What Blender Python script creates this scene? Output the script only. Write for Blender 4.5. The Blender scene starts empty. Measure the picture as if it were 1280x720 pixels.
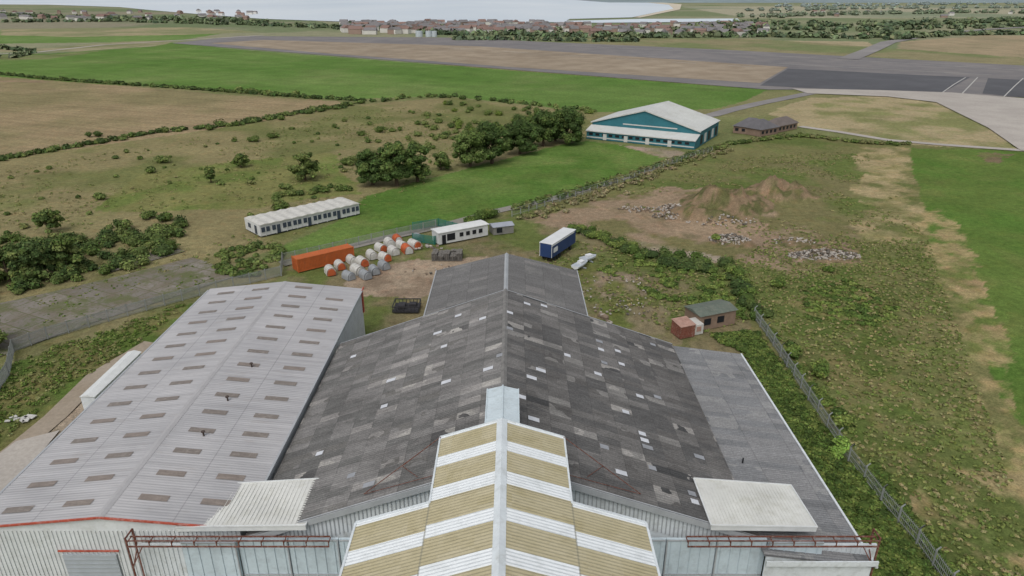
import bpy, math, random
import numpy as np
from mathutils import Vector
random.seed(7); rng=np.random.default_rng(11)
sc=bpy.context.scene
H=50.0; F=865.0; PT=math.radians(23.0); CP=math.cos(PT); SP=math.sin(PT)
# survey helper: calibrated bearing -> map coordinate on the level z
def G(u,v,z=0.0):
    a=(u-640)/F; b=(360-v)/F
    dy=CP+b*SP; dz=-SP+b*CP
    t=(z-H)/dz
    return (a*t, dy*t, z)
def G2(u,v,z=0.0):
    p=G(u,v,z); return (p[0],p[1])
def lin(c):
    r=[]
    for x in c:
        x/=255.0
        r.append(x/12.92 if x<=0.04045 else ((x+0.055)/1.055)**2.4)
    return r
# ------------------------------------------------------------ node helpers
class NB:
    def __init__(s,name):
        s.m=bpy.data.materials.new(name); s.m.use_nodes=True
        s.t=s.m.node_tree; s.b=s.t.nodes['Principled BSDF']
        s.b.inputs['Specular IOR Level'].default_value=0.25
    def n(s,ty,**k):
        x=s.t.nodes.new(ty)
        for a,b in k.items(): setattr(x,a,b)
        return x
    def l(s,a,b): s.t.links.new(a,b)
    def val(s,inp,v):
        if isinstance(v,bpy.types.NodeSocket): s.l(v,inp)
        else: inp.default_value=v
    def math(s,op,a,b=0.0,c=None,clamp=False):
        x=s.n('ShaderNodeMath',operation=op); x.use_clamp=clamp
        s.val(x.inputs[0],a); s.val(x.inputs[1],b)
        if c is not None: s.val(x.inputs[2],c)
        return x.outputs[0]
    def mix(s,f,a,b,bt='MIX'):
        x=s.n('ShaderNodeMix',data_type='RGBA',blend_type=bt)
        s.val(x.inputs[0],f); 
        s.val(x.inputs[6],a if isinstance(a,bpy.types.NodeSocket) else (*a[:3],1))
        s.val(x.inputs[7],b if isinstance(b,bpy.types.NodeSocket) else (*b[:3],1))
        return x.outputs[2]
    def obj(s):
        x=s.n('ShaderNodeTexCoord'); return x.outputs['Object']
    def noise(s,scale,detail=4,vec=None,rough=0.55,dist=0.0,stretch=None):
        x=s.n('ShaderNodeTexNoise'); x.inputs['Scale'].default_value=scale
        x.inputs['Detail'].default_value=detail; x.inputs['Roughness'].default_value=rough
        x.inputs['Distortion'].default_value=dist
        v=vec if vec is not None else s.obj()
        if stretch:
            mp=s.n('ShaderNodeMapping'); mp.inputs['Scale'].default_value=stretch; s.l(v,mp.inputs[0]); v=mp.outputs[0]
        s.l(v,x.inputs['Vector'])
        return x.outputs['Fac']
    def rng(s,v,a,b,c,d):
        x=s.n('ShaderNodeMapRange'); s.l(v,x.inputs[0])
        for i,q in enumerate((a,b,c,d)): x.inputs[i+1].default_value=q
        return x.outputs[0]
    def bump(s,h,strength,distn):
        x=s.n('ShaderNodeBump'); x.inputs['Strength'].default_value=strength; x.inputs['Distance'].default_value=distn
        s.l(h,x.inputs['Height']); s.l(x.outputs[0],s.b.inputs['Normal'])
    def out(s,col,rough=0.8):
        s.val(s.b.inputs['Base Color'],col if isinstance(col,bpy.types.NodeSocket) else (*col[:3],1))
        s.val(s.b.inputs['Roughness'],rough); return s.m
MC={}
def plain(name,c,rough=0.7,var=0.25,scale=0.6,dirt=None,metal=0.0,stretch=None):
    if name in MC: return MC[name]
    b=NB(name); L=lin(c)
    n1=b.noise(scale,5,stretch=stretch); n2=b.noise(scale*9,3)
    f=b.math('ADD',b.rng(n1,0.25,0.75,1-var,1+var*0.6),b.rng(n2,0.3,0.7,-var*0.35,var*0.35))
    cm=b.n('ShaderNodeVectorMath',operation='SCALE'); cm.inputs[0].default_value=L; b.l(f,cm.inputs['Scale'])
    col=cm.outputs[0]
    if dirt: col=b.mix(b.rng(b.noise(scale*2.3,6,rough=0.7),0.5,0.72,0,0.8),col,lin(dirt))
    b.b.inputs['Metallic'].default_value=metal
    MC[name]=b.out(col,rough); return MC[name]
# ------------------------------------------------------------ mesh helpers
def add(name,me,parent=None,mat=None):
    o=bpy.data.objects.new(name,me); sc.collection.objects.link(o)
    if parent: o.parent=parent
    if mat:
        for m in (mat if isinstance(mat,(list,tuple)) else [mat]): me.materials.append(m)
    return o
def empty(name):
    o=bpy.data.objects.new(name,None); sc.collection.objects.link(o); o.empty_display_size=1; return o
def pyd(name,v,f,parent=None,mat=None,mi=None):
    me=bpy.data.meshes.new(name); me.from_pydata([tuple(map(float,p)) for p in v],[],f)
    o=add(name,me,parent,mat)
    if mi: 
        for p,i in zip(me.polygons,mi): p.material_index=i
    me.update(); return o
class MB:
    """collect boxes / prisms into a single mesh"""
    def __init__(s): s.v=[];s.f=[];s.mi=[]
    def box(s,c,d,rz=0,mi=0,rx=0):
        b=len(s.v); ca,sa=math.cos(rz),math.sin(rz); cx,sx=math.cos(rx),math.sin(rx)
        for z in(-.5,.5):
            for x,y in((-.5,-.5),(.5,-.5),(.5,.5),(-.5,.5)):
                X,Y,Z=x*d[0],y*d[1],z*d[2]
                Y,Z=Y*cx-Z*sx,Y*sx+Z*cx
                s.v.append((c[0]+X*ca-Y*sa,c[1]+X*sa+Y*ca,c[2]+Z))
        for q in((0,3,2,1),(4,5,6,7),(0,1,5,4),(1,2,6,5),(2,3,7,6),(3,0,4,7)):
            s.f.append([b+i for i in q]); s.mi.append(mi)
    def bar(s,p,q,w=0.1,mi=0):
        p=Vector(p);q=Vector(q);d=(q-p).normalized()
        a=d.cross(Vector((0,0,1)));a=a.normalized() if a.length>1e-3 else Vector((1,0,0)); c=d.cross(a).normalized()
        b=len(s.v)
        for e in(p,q):
            for i,j in((-1,-1),(1,-1),(1,1),(-1,1)): s.v.append(tuple(e+a*i*w/2+c*j*w/2))
        for qd in((0,3,2,1),(4,5,6,7),(0,1,5,4),(1,2,6,5),(2,3,7,6),(3,0,4,7)):
            s.f.append([b+i for i in qd]); s.mi.append(mi)
    def poly(s,pts,mi=0):
        b=len(s.v); s.v+= [tuple(p) for p in pts]; s.f.append(list(range(b,b+len(pts)))); s.mi.append(mi)
    def prism(s,prof,x0,x1,fr,mi=0,mcap=None):
        """profile (y,z) list extruded along local x using frame fr(x,y,z)->world"""
        b=len(s.v); n=len(prof)
        for x in(x0,x1):
            for y,z in prof: s.v.append(fr(x,y,z))
        for i in range(n):
            j=(i+1)%n; s.f.append([b+i,b+j,b+n+j,b+n+i]); s.mi.append(mi)
        mc=mi if mcap is None else mcap
        s.f.append([b+i for i in range(n)][::-1]); s.mi.append(mc)
        s.f.append([b+n+i for i in range(n)]); s.mi.append(mc)
    def done(s,name,parent=None,mats=None): return pyd(name,s.v,s.f,parent,mats,s.mi)
def npmesh(name,V,Q,col=None,parent=None,mat=None,mi=None,smooth=False):
    me=bpy.data.meshes.new(name); V=np.asarray(V,dtype=np.float32); Q=np.asarray(Q,dtype=np.int32)
    me.vertices.add(len(V)); me.vertices.foreach_set('co',V.ravel())
    me.loops.add(Q.size); me.loops.foreach_set('vertex_index',Q.ravel())
    me.polygons.add(len(Q)); me.polygons.foreach_set('loop_start',np.arange(len(Q),dtype=np.int32)*Q.shape[1])
    if smooth: me.polygons.foreach_set('use_smooth',np.ones(len(Q),dtype=bool))
    else: me.polygons.foreach_set('use_smooth',np.zeros(len(Q),dtype=bool))
    if mi is not None: me.polygons.foreach_set('material_index',np.asarray(mi,dtype=np.int32))
    me.update(calc_edges=True)
    if col is not None:
        a=me.color_attributes.new('Col','FLOAT_COLOR','POINT')
        c=np.ones((len(V),4),dtype=np.float32); c[:,:3]=col; a.data.foreach_set('color',c.ravel())
    return add(name,me,parent,mat)
# ------------------------------------------------------------ numpy noise
TAB=rng.random((256,256)).astype(np.float32)
def vnoise(x,y):
    xi=np.floor(x).astype(np.int64); yi=np.floor(y).astype(np.int64); fx=x-xi; fy=y-yi
    fx=fx*fx*(3-2*fx); fy=fy*fy*(3-2*fy)
    a=TAB[xi%256,yi%256];b=TAB[(xi+1)%256,yi%256];c=TAB[xi%256,(yi+1)%256];d=TAB[(xi+1)%256,(yi+1)%256]
    return (a*(1-fx)+b*fx)*(1-fy)+(c*(1-fx)+d*fx)*fy
def fbm(x,y,s,o=4,seed=0):
    r=0;w=0;a=1.0
    for i in range(o):
        r=r+a*vnoise(x/s+17.3*i+seed*7.7,y/s+5.1*i+seed*3.3); w+=a; a*=0.55; s=s/2.03
    return r/w
def inpoly(x,y,P):
    ins=np.zeros(x.shape,bool); n=len(P)
    for i in range(n):
        x1,y1=P[i];x2,y2=P[(i+1)%n]
        if y1==y2: continue
        c=((y1>y)!=(y2>y))
        ins^= c&(x<(x2-x1)*(y-y1)/(y2-y1)+x1)
    return ins
# ============================================================ GROUND
NR,NC=960,860
ys=np.concatenate([np.linspace(-60,24,30),np.geomspace(25,9000,NR-30)])
ts=np.linspace(-1.45,1.45,NC)
YY=np.repeat(ys[:,None],NC,1); XX=ts[None,:]*np.maximum(YY,60)
X=XX.ravel();Y=YY.ravel()
wa=0.35+0.010*np.maximum(Y,0)
n1=fbm(X,Y,14,4,1)-.5; n2=fbm(X,Y,14,4,2)-.5
nf1=fbm(X,Y,1.6,3,8)-.5; nf2=fbm(X,Y,1.6,3,9)-.5
WX=X+(n1*3.2+nf1*0.9)*wa; WY=Y+(n2*3.2+nf2*0.9)*wa
col=np.zeros((X.size,3),np.float32)
def mixc(A,B,s,seed,lo=.40,hi=.60):
    t=np.clip((fbm(X,Y,s,5,seed)-lo)/(hi-lo),0,1)[:,None]
    return np.array(lin(A))*(1-t)+np.array(lin(B))*t
col[:]=mixc((106,112,72),(122,120,84),60,3)
def paint(P,A,B,s=12,seed=4,w=1.0,lo=.4,hi=.6,sparse=None):
    global col
    PW=[G2(u,v) for u,v in P]
    m=inpoly(X+(WX-X)*w,Y+(WY-Y)*w,PW)
    t=np.clip((fbm(X[m],Y[m],s,5,seed)-lo)/(hi-lo),0,1)[:,None]
    new=np.array(lin(A))*(1-t)+np.array(lin(B))*t
    if sparse is not None:   # only partly covers what was there (thinning growth)
        k=np.clip((fbm(X[m],Y[m],sparse,5,seed+100)-.40)/.18,0,1)[:,None]
        new=col[m]*(1-k)+new*k
    col[m]=new
    return m
# far country: field tones paled, distance haze mixed into the colour
paint([(-900,4),(2200,4),(2200,80),(-900,80)],(132,132,106),(110,120,88),150,5)
paint([(-900,6),(330,12),(430,34),(100,38),(-900,34)],(130,126,106),(104,116,84),260,6,.3)
paint([(850,8),(2200,6),(2200,26),(930,22)],(152,148,126),(122,130,106),500,7,.3)
paint([(-700,38),(300,38),(215,52),(-700,62)],(94,120,62),(104,126,72),40,8,.2)
paint([(0,36),(240,34),(330,40),(240,43),(100,46),(0,44)],(146,138,108),(124,126,92),60,8,.2)
paint([(-700,60),(60,60),(150,52),(215,50),(210,56),(100,64),(-700,72)],(142,136,108),(120,122,88),30,9,.3)
paint([(940,50),(1085,52),(1105,66),(960,62)],(158,146,118),(146,136,108),60,9,.2)
paint([(1125,52),(1230,44),(2000,52),(2000,84),(1290,74),(1120,64)],(150,136,110),(138,128,102),60,9,.2)
paint([(560,46),(940,48),(1280,72),(1280,82),(900,62),(560,50)],(110,118,80),(130,124,94),60,10,.3)
# bright field beside runway
bf=paint([(-700,70),(60,67),(190,58),(215,53),(300,62),(960,112),(925,128),(895,136),(745,140),(560,120),(420,124),(350,117),(130,105),(-700,86)],(84,113,52),(95,120,61),60,11,.25)
paint([(-700,68),(60,68),(140,62),(60,74),(-700,78)],(100,110,68),(110,118,76),30,11,.5)
# stubble field
sm=paint([(-700,84),(0,96),(100,103),(300,119),(420,126),(440,131),(300,156),(200,171),(60,191),(-700,262)],(142,127,98),(126,118,86),50,12,.2)
# scrub
paint([(-700,262),(0,197),(200,173),(440,131),(560,122),(745,141),(735,172),(600,205),(450,245),(350,306),(240,345),(-700,470)],(106,109,68),(128,120,86),22,13,1)
paint([(180,215),(420,190),(450,240),(300,262),(120,262)],(100,112,60),(116,116,72),12,14,1.2)
# lawn
lw_=paint([(340,312),(430,272),(455,244),(600,206),(700,180),(738,176),(800,184),(834,196),(800,213),(700,243),(620,262),(480,300),(380,318)],(80,108,48),(96,118,60),18,15,.45)
paint([(780,183),(850,186),(858,192),(830,197)],(146,134,116),(124,122,92),10,15,.8)
# right middle ground
paint([(560,330),(620,268),(830,208),(900,184),(1000,168),(1140,178),(1700,200),(1700,1500),(1300,1500),(1000,1200),(900,520),(850,420),(740,380)],(91,102,56),(110,109,71),18,16,1)
paint([(880,230),(1000,200),(1080,190),(1080,280),(960,262)],(92,104,56),(112,108,74),9,58,1.5)
paint([(960,140),(1010,122),(1180,118),(1300,190),(1140,180),(1000,158)],(154,142,110),(120,122,80),14,17,.8,.44,.66)
paint([(1078,182),(1140,184),(1156,235),(1200,292),(1130,306),(1058,290)],(154,140,106),(130,124,84),6,18,1.2,.44,.70,sparse=7)
rf=paint([(1138,184),(1700,205),(1700,1300),(1500,1000),(1300,560),(1255,500),(1222,420),(1178,330),(1150,250)],(80,107,47),(91,111,54),26,19,.6)
paint([(1146,250),(1195,270),(1224,340),(1248,400),(1270,470),(1310,620),(1262,610),(1216,480),(1180,390),(1156,310)],(102,110,62),(150,136,98),5,20,1.8,.34,.58,sparse=4)
paint([(1185,500),(1260,530),(1350,740),(1180,800),(1140,640)],(98,108,60),(148,134,98),5,21,2,.42,.64,sparse=4)
paint([(1120,330),(1175,330),(1210,500),(1140,480)],(98,108,60),(130,122,84),4,61,2,.44,.64,sparse=4)
paint([(950,330),(1100,340),(1180,600),(1080,560),(990,430)],(84,98,50),(120,114,76),5,62,2,.46,.64,sparse=5)
paint([(1225,190),(1262,192),(1258,205),(1230,202)],(112,98,78),(104,106,66),8,20,1.2)
# dirt / rubble area
paint([(640,275),(760,245),(860,232),(1000,262),(1060,285),(1075,330),(1000,345),(900,318),(800,305),(720,292)],(138,121,100),(110,106,72),9,22,1.8,.50,.62)
paint([(750,262),(850,238),(910,262),(970,280),(910,304),(810,292)],(144,126,104),(116,106,82),7,23,1.5,.52,.7)
paint([(700,285),(800,300),(900,320),(880,330),(760,308)],(150,138,122),(112,108,78),9,24,1.3,.5,.7)
paint([(940,290),(1050,300),(1070,322),(1000,330),(930,314)],(140,122,102),(114,106,80),6,63,1.3,.5,.66)
# yard behind hangar
paint([(350,372),(355,320),(480,296),(620,262),(720,290),(900,340),(945,400),(900,520),(700,520),(440,430)],(94,104,58),(118,110,82),7,25,1,.42,.62)
paint([(430,352),(470,332),(560,322),(640,318),(560,352),(540,372),(460,372)],(154,138,118),(134,118,100),5,26,1.2)
paint([(650,318),(740,330),(800,352),(840,395),(760,392),(720,360)],(100,104,60),(136,122,104),5,27,1.4,.45,.62)
paint([(740,380),(830,382),(850,430),(760,420)],(98,106,58),(128,118,92),5,28,1.4)
# left side
paint([(-500,470),(0,380),(100,362),(250,330),(350,322),(352,345),(0,455),(-500,640)],(104,106,68),(122,116,84),8,29,1)
paint([(-500,640),(0,460),(300,360),(300,430),(0,720),(-500,1100)],(84,102,50),(110,108,68),6,30,1)
paint([(-200,700),(40,560),(120,480),(200,425),(175,470),(110,540),(20,620),(-150,780)],(156,142,124),(128,118,96),6,31,1.2,.45,.7)
# tramlines / furrows / drilling rows
q1=(Y*0.93+X*0.36)
col[sm]*=(1+.06*np.sin(q1*2*np.pi/5.2))[sm][:,None]
col[sm&(np.abs((q1/21.0)%1-.5)<.05)]*=0.84
rd=np.array(G2(960,112))-np.array(G2(300,62)); rd/=np.linalg.norm(rd); q2=-X*rd[1]+Y*rd[0]; q3=X*rd[0]+Y*rd[1]
col[bf]*=(1+.22*(fbm(q3*.05,q2,9,4,70)-.5))[bf][:,None]
col[bf&(np.abs((q2/24.0)%1-.5)<.035)]*=0.9
col[bf]=col[bf]*(1+np.clip((fbm(X,Y,35,4,71)-.52)*3,0,1)[bf][:,None]*np.array([.28,.05,.35]))
for mm_,s_,sd_ in((rf,9,72),(lw_,6,73)):
    k=np.clip((fbm(X,Y,s_,5,sd_)-.50)*5,0,1)[mm_][:,None]
    col[mm_]=col[mm_]*(1+k*np.array([.22,.03,.22]))
# height
hgt=-0.25+0.25*fbm(X,Y,3,4,33)*1.0
hgt=np.minimum(hgt,-0.02)
def mound(u,v,r,h,seed,tone=1):
    global hgt
    c=G2(u,v); d=np.hypot(X-c[0]+(n1*9),(Y-c[1])*1.3+n2*9)/r
    k=np.clip(1-d,0,1); k=k*k*(3-2*k); k=k**.8
    hgt=hgt+k*h*(0.1+1.8*fbm(X,Y,3.0,5,seed))
    mm=(k>.12)
    t=np.clip((fbm(X[mm],Y[mm],2.4,4,seed)-.40)/.16,0,1)[:,None]
    col[mm]=np.array(lin((92,92,60)))*(1-t)+np.array(lin((128,110,88)))*t
mound(912,256,15,4.4,41);mound(888,266,12,3.0,42);mound(975,243,11,4.4,43);mound(1030,320,9,.9,44);mound(912,302,6,.8,45);mound(858,270,8,1.3,46);mound(990,303,5,.5,47)
V=np.stack([X,Y,hgt],1)
i=np.arange(ys.size-1)[:,None]*NC+np.arange(NC-1)[None,:]
i=i.ravel(); Q=np.stack([i,i+1,i+NC+1,i+NC],1)
g=NB('ground_mat'); a=g.n('ShaderNodeAttribute',attribute_name='Col').outputs['Color']
f1=g.noise(0.06,4);f2=g.noise(0.7,5,rough=.65);f3=g.noise(4.0,4,rough=.7)
f=g.math('MULTIPLY',g.rng(f1,.3,.7,.86,1.14),g.rng(f2,.3,.7,.76,1.22)); f=g.math('MULTIPLY',f,g.rng(f3,.3,.7,.66,1.34))
vm=g.n('ShaderNodeVectorMath',operation='SCALE'); g.l(a,vm.inputs[0]); g.l(f,vm.inputs['Scale'])
c2=g.mix(g.rng(g.noise(0.33,5,rough=.7),.50,.68,0,.5),vm.outputs[0],g.mix(1.0,vm.outputs[0],(1.26,1.03,0.98),'MULTIPLY'))
g.bump(g.noise(1.2,6,rough=.75),.6,.3); g.b.inputs['Specular IOR Level'].default_value=0.05
g.out(c2,1.0)
npmesh('ground',V,Q,col,None,g.m,smooth=True)
bg=plain('outer_ground_mat',(108,114,78),1.0,.2,.01)
pyd('terrain',[(-40000,-20000,-3),(40000,-20000,-3),(40000,60000,-3),(-40000,60000,-3)],[(0,1,2,3)],None,bg)
# sheets
def sheet(name,P,z,mat,parent=None):
    return pyd(name,[(*G2(u,v),z) for u,v in P],[list(range(len(P)))],parent,mat)
# sea
s=NB('sea_mat'); s.b.inputs['Specular IOR Level'].default_value=.5
s.bump(s.noise(0.02,4),.15,1.0)
s.out(s.mix(s.rng(s.noise(0.0012,4,stretch=(1,.3,1)),.35,.65,0,1),lin((184,195,203)),lin((206,212,215))),.35)
far=[(45000,59000),(-45000,59000)]
P=[G2(u,v) for u,v in [(-1800,2),(-300,4),(60,6),(150,9),(190,13),(250,18),(330,24),(450,28),(600,29),(705,28),(712,24),(790,22),(842,11),(836,6),(800,2.5),(860,-1),(960,-3)]]
pyd('sea',[(x,y,.6) for x,y in P+far],[list(range(len(P)+2))],None,s.m)
est=plain('estuary_mat',(196,206,214),.3,.05,.001)
sheet('estuary_water',[(705,26.5),(800,24),(922,23.5),(925,27),(800,28.5),(715,29)],.7,est)
sheet('beach',[(842,11),(836,6),(800,2.5),(815,2.2),(852,5.5),(850,12),(800,22.5),(792,22)],.8,plain('sand',(190,180,160),1,.08,.01))
# runway
def rwmat(name,c,c2,cr=.5,sp=.5):
    b=NB(name)
    t=b.rng(b.noise(0.05,6,rough=.65),.4,.6,0,1)
    col_=b.mix(t,lin(c),lin(c2))
    col_=b.mix(b.rng(b.noise(0.012,5,rough=.6),.35,.65,0,cr),col_,[x*.7 for x in lin(c)])
    f=b.rng(b.noise(2.0,5,rough=.7),.3,.7,.85,1.15)
    vv=b.n('ShaderNodeVectorMath',operation='SCALE'); b.l(col_,vv.inputs[0]); b.l(f,vv.inputs['Scale'])
    return b.out(vv.outputs[0],.9)
rA=rwmat('runway_asphalt',(112,109,109),(126,121,118),.4); rB=rwmat('runway_worn_centre',(138,123,103),(156,142,122),.45); rC=rwmat('asphalt_dark',(82,82,85),(90,90,93))
rD=rwmat('concrete_taxiway',(172,165,156),(160,153,145),.22)
rw=empty('runway')
sheet('asphalt',[(215,54),(300,45),(560,47),(900,62),(1280,82),(1900,118),(1900,240),(1280,122),(1180,116),(1010,112),(960,112)],.06,rA,rw)
sheet('worn_centre',[(262,54),(330,50),(600,58),(985,84),(950,104),(640,84),(400,66)],.10,rB,rw)
sheet('dark_patch',[(985,86),(1212,97),(1175,118),(950,107)],.14,rC,rw)
sheet('dark_patch_2',[(1235,98),(1900,130),(1900,180),(1250,119),(1228,117)],.14,rC,rw)
wp=plain('faded_white_paint',(178,176,170),.8,.15,.3)
def lin_strip(name,pts,w,z,mat,parent=None):
    W=[Vector(G2(u,v)) for u,v in pts]; vs=[];fs=[]
    for k,p in enumerate(W):
        d=(W[min(k+1,len(W)-1)]-W[max(k-1,0)]).normalized(); nrm=Vector((-d.y,d.x))*w/2
        vs+=[(p.x+nrm.x,p.y+nrm.y,z),(p.x-nrm.x,p.y-nrm.y,z)]
    for k in range(len(W)-1): fs.append((2*k,2*k+1,2*k+3,2*k+2))
    return pyd(name,vs,fs,parent,mat)
for pts in ([(1175,118),(1192,106),(1207,97)],[(1255,121),(1268,108),(1279,98)],[(1201,119),(1222,97)]):
    lin_strip('marking',pts,.6,.18,wp,rw)
lin_strip('edge_line',[(300,47),(560,50),(900,66),(1280,88)],.8,.18,wp,rw)
lin_strip('lane_line',[(960,79),(1240,94)],.8,.19,wp,rw)
tar=plain('tar_seam',(84,82,82),.9,.2,.3)
for k in range(11): lin_strip('tar_joint',[(300+k*62,50+k*2.6),(420+k*62+20,58.5+k*2.9)],.5,.17,tar,rw)
for k in range(6): lin_strip('threshold_bar',[(560+k*70,60+k*4.4),(590+k*70,61.8+k*4.4)],1.0,.18,wp,rw)
sheet('taxiway',[(990,111),(1100,113),(1190,116),(1290,124),(1700,150),(1700,260),(1400,220),(1275,188),(1235,160),(1170,128),(1110,121),(1010,117)],.20,rD)
rt=rwmat('lane_asphalt',(128,124,122),(140,136,132))
lin_strip('access_road',[(1015,116),(985,122),(950,129),(915,137),(890,144),(840,150)],7,.05,rt)
lin_strip('farm_track',[(1000,158),(1050,165),(1110,175),(1180,181),(1280,188),(1500,205)],4.0,.05,rD)
lin_strip('country_road',[(1060,74),(1090,62),(1110,53),(1160,44),(1230,37),(1300,33)],16,.3,rt)
lin_strip('perimeter_road',[(-300,80),(40,66),(130,56),(215,51),(330,44)],7,.08,rD)
lin_strip('service_track',[(352,330),(420,313),(480,298),(550,283),(620,264),(700,246),(780,222),(835,204),(880,188)],3.2,.04,rwmat('old_concrete',(136,132,124),(112,112,96)))
# old concrete yard
y=NB('old_yard'); 
br=y.n('ShaderNodeTexBrick'); br.offset=0; mp=y.n('ShaderNodeMapping'); mp.inputs['Rotation'].default_value=(0,0,.45); y.l(y.obj(),mp.inputs[0]); y.l(mp.outputs[0],br.inputs[0])
br.inputs['Scale'].default_value=1; br.inputs['Brick Width'].default_value=5; br.inputs['Row Height'].default_value=4; br.inputs['Mortar Size'].default_value=.11
br.inputs['Color1'].default_value=(*lin((132,125,117)),1); br.inputs['Color2'].default_value=(*lin((114,108,101)),1); br.inputs['Mortar'].default_value=(*lin((88,90,62)),1)
cc=y.mix(y.rng(y.noise(.22,6,rough=.7),.44,.6,0,.8),br.outputs[0],lin((106,97,82)))
cc=y.mix(y.rng(y.noise(.14,6,rough=.8),.49,.60,0,.95),cc,lin((92,96,62)))
cc=y.mix(y.rng(y.noise(1.6,6,rough=.75),.52,.62,0,.7),cc,lin((84,90,56)))
y.out(cc,.95)
sheet('concrete_yard',[(-60,392),(60,366),(150,345),(240,322),(262,328),(292,346),(215,372),(120,402),(30,434),(-40,462)],.03,y.m)
sheet('concrete_apron',[(118,335),(215,309),(232,314),(140,340)],.035,y.m)
lin_strip('dirt_track',[(-60,620),(20,562),(70,520),(120,470),(190,428)],3.0,.03,rwmat('dirt',(158,146,130),(140,126,106)))
sheet('concrete_slab',[(-30,590),(20,552),(75,538),(40,580),(-20,640)],.06,rD)

# ============================================================ FOLIAGE
fm=NB('foliage_mat'); at=fm.n('ShaderNodeAttribute',attribute_name='Col').outputs['Color']
fv=fm.n('ShaderNodeVectorMath',operation='SCALE'); fm.l(at,fv.inputs[0]); fm.l(fm.rng(fm.noise(1.5,2),.3,.7,.8,1.2),fv.inputs['Scale'])
fm.b.inputs['Specular IOR Level'].default_value=.1; fm.out(fv.outputs[0],.9)
FM=fm.m; BARK=plain('bark',(84,72,58),.95,.3,2)
la=[];NLa,NLo=4,7
for a_ in range(NLa+1):
    th=math.pi*a_/NLa
    for b_ in range(NLo): 
        ph=2*math.pi*b_/NLo; la.append((math.sin(th)*math.cos(ph),math.sin(th)*math.sin(ph),math.cos(th)))
CT=np.array(la); CF=np.array([[a_*NLo+b_,(a_+1)*NLo+b_,(a_+1)*NLo+(b_+1)%NLo,a_*NLo+(b_+1)%NLo] for a_ in range(NLa) for b_ in range(NLo)])
def foliage(name,cl,nl,ls,parent=None,core=True,gain=1.4,up=0.5):
    """cl: list of (x,y,z,rx,ry,rz,(r,g,b) srgb)"""
    C=np.array([c[:3] for c in cl],float);R=np.array([c[3:6] for c in cl],float);K=np.array([lin(c[6]) for c in cl])*gain
    n=len(C); idx=np.repeat(np.arange(n),nl); M=n*nl
    d=rng.normal(size=(M,3)); d[:,2]=np.abs(d[:,2])*1.0-.25*rng.random(M); d/=np.linalg.norm(d,axis=1)[:,None]
    rad=.62+.48*rng.random(M)**.7
    P=C[idx]+d*R[idx]*rad[:,None]
    nn=d+rng.normal(size=(M,3))*.4; nn[:,2]+=up; nn/=np.linalg.norm(nn,axis=1)[:,None]
    t=np.cross(nn,rng.normal(size=(M,3))); t/=np.linalg.norm(t,axis=1)[:,None]; b=np.cross(nn,t)
    sz=(ls if np.isscalar(ls) else np.asarray(ls)[idx])*(.55+.9*rng.random(M)); sz=sz[:,None]
    q=np.stack([P-t*sz-b*sz*.35,P+t*sz*.2-b*sz*.6,P+t*sz+b*sz*.3,P-t*sz*.1+b*sz*.65],1).reshape(-1,3)
    tone=(.66+.72*rng.random(M))[:,None]; hue=1+rng.normal(size=(M,3))*.06
    kc=np.repeat(K[idx]*tone*hue,4,0)
    F_=np.arange(M*4).reshape(M,4)
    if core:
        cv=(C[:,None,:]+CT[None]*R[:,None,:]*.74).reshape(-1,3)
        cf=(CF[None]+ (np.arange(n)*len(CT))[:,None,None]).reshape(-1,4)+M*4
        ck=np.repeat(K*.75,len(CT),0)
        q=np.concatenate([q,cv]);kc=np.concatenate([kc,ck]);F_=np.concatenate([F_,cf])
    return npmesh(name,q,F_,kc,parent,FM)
GD=[(56,70,38),(62,76,42),(52,66,36),(70,82,44),(76,88,48)]
def px(u,v): # metres per pixel at ground point
    p=G(u,v); return (p[1]*CP+H*SP)/F
def tree(u,v,w,h,cols=GD,name='broadleaf_tree',n=26,nl=120,leaf=.42,tr=True):
    s_=px(u,v); p=G(u,v); W=w*s_; Hh=h*s_*1.04
    cl=[]
    for k in range(n):
        a_=random.random()*6.283; zz=random.uniform(.16,.88)
        lim=math.sqrt(max(0.04,1-((zz-.42)/.52)**2)); r=(random.random()**.45)*.42*lim*(1+.18*math.sin(a_*3+u))
        cr=W*random.uniform(.09,.17)
        cl.append((p[0]+math.cos(a_)*r*W,p[1]+math.sin(a_)*r*W,Hh*zz,cr*random.uniform(.9,1.25),cr*random.uniform(.9,1.25),cr*random.uniform(.8,1.1),random.choice(cols)))
    e=empty(name)
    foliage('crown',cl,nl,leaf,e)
    if tr:
        m=MB(); tr_=.035*Hh
        N=8
        for zz,rr in((0,tr_*1.4),(Hh*.15,tr_),(Hh*.6,tr_*.5)):
            for k in range(N): m.v.append((p[0]+math.cos(k*6.283/N)*rr,p[1]+math.sin(k*6.283/N)*rr,zz))
        for q in range(2):
            for k in range(N): m.f.append([q*N+k,q*N+(k+1)%N,(q+1)*N+(k+1)%N,(q+1)*N+k]); m.mi.append(0)
        for c in cl[:7]: m.bar((p[0],p[1],Hh*random.uniform(.15,.35)),c[:3],tr_*.45)
        m.done('trunk',e,BARK)
GT=[(58,74,38),(64,80,42),(54,68,36),(74,88,46),(82,96,52)]
for t in [(466,231,42,44),(496,232,48,55),(522,227,36,48),(588,208,44,44),(615,204,48,50),(650,192,46,42),(679,182,38,42),(709,179,46,42),(694,176,30,34)]:
    tree(*t,cols=[random.choice(GT) for _ in range(3)],n=66,nl=100,leaf=.32)
GB=[(70,84,42),(62,76,40),(82,94,50),(90,100,56)]
for t in [(382,225,38,33),(551,212,27,20),(301,209,20,17),(62,291,34,30),(12,352,50,44),(48,348,54,46),(85,340,46,48),(264,228,14,20)]:
    tree(*t,cols=GB if t[0]!=48 else GD,n=32,nl=90,leaf=.27,name='shrub_tree')
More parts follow.
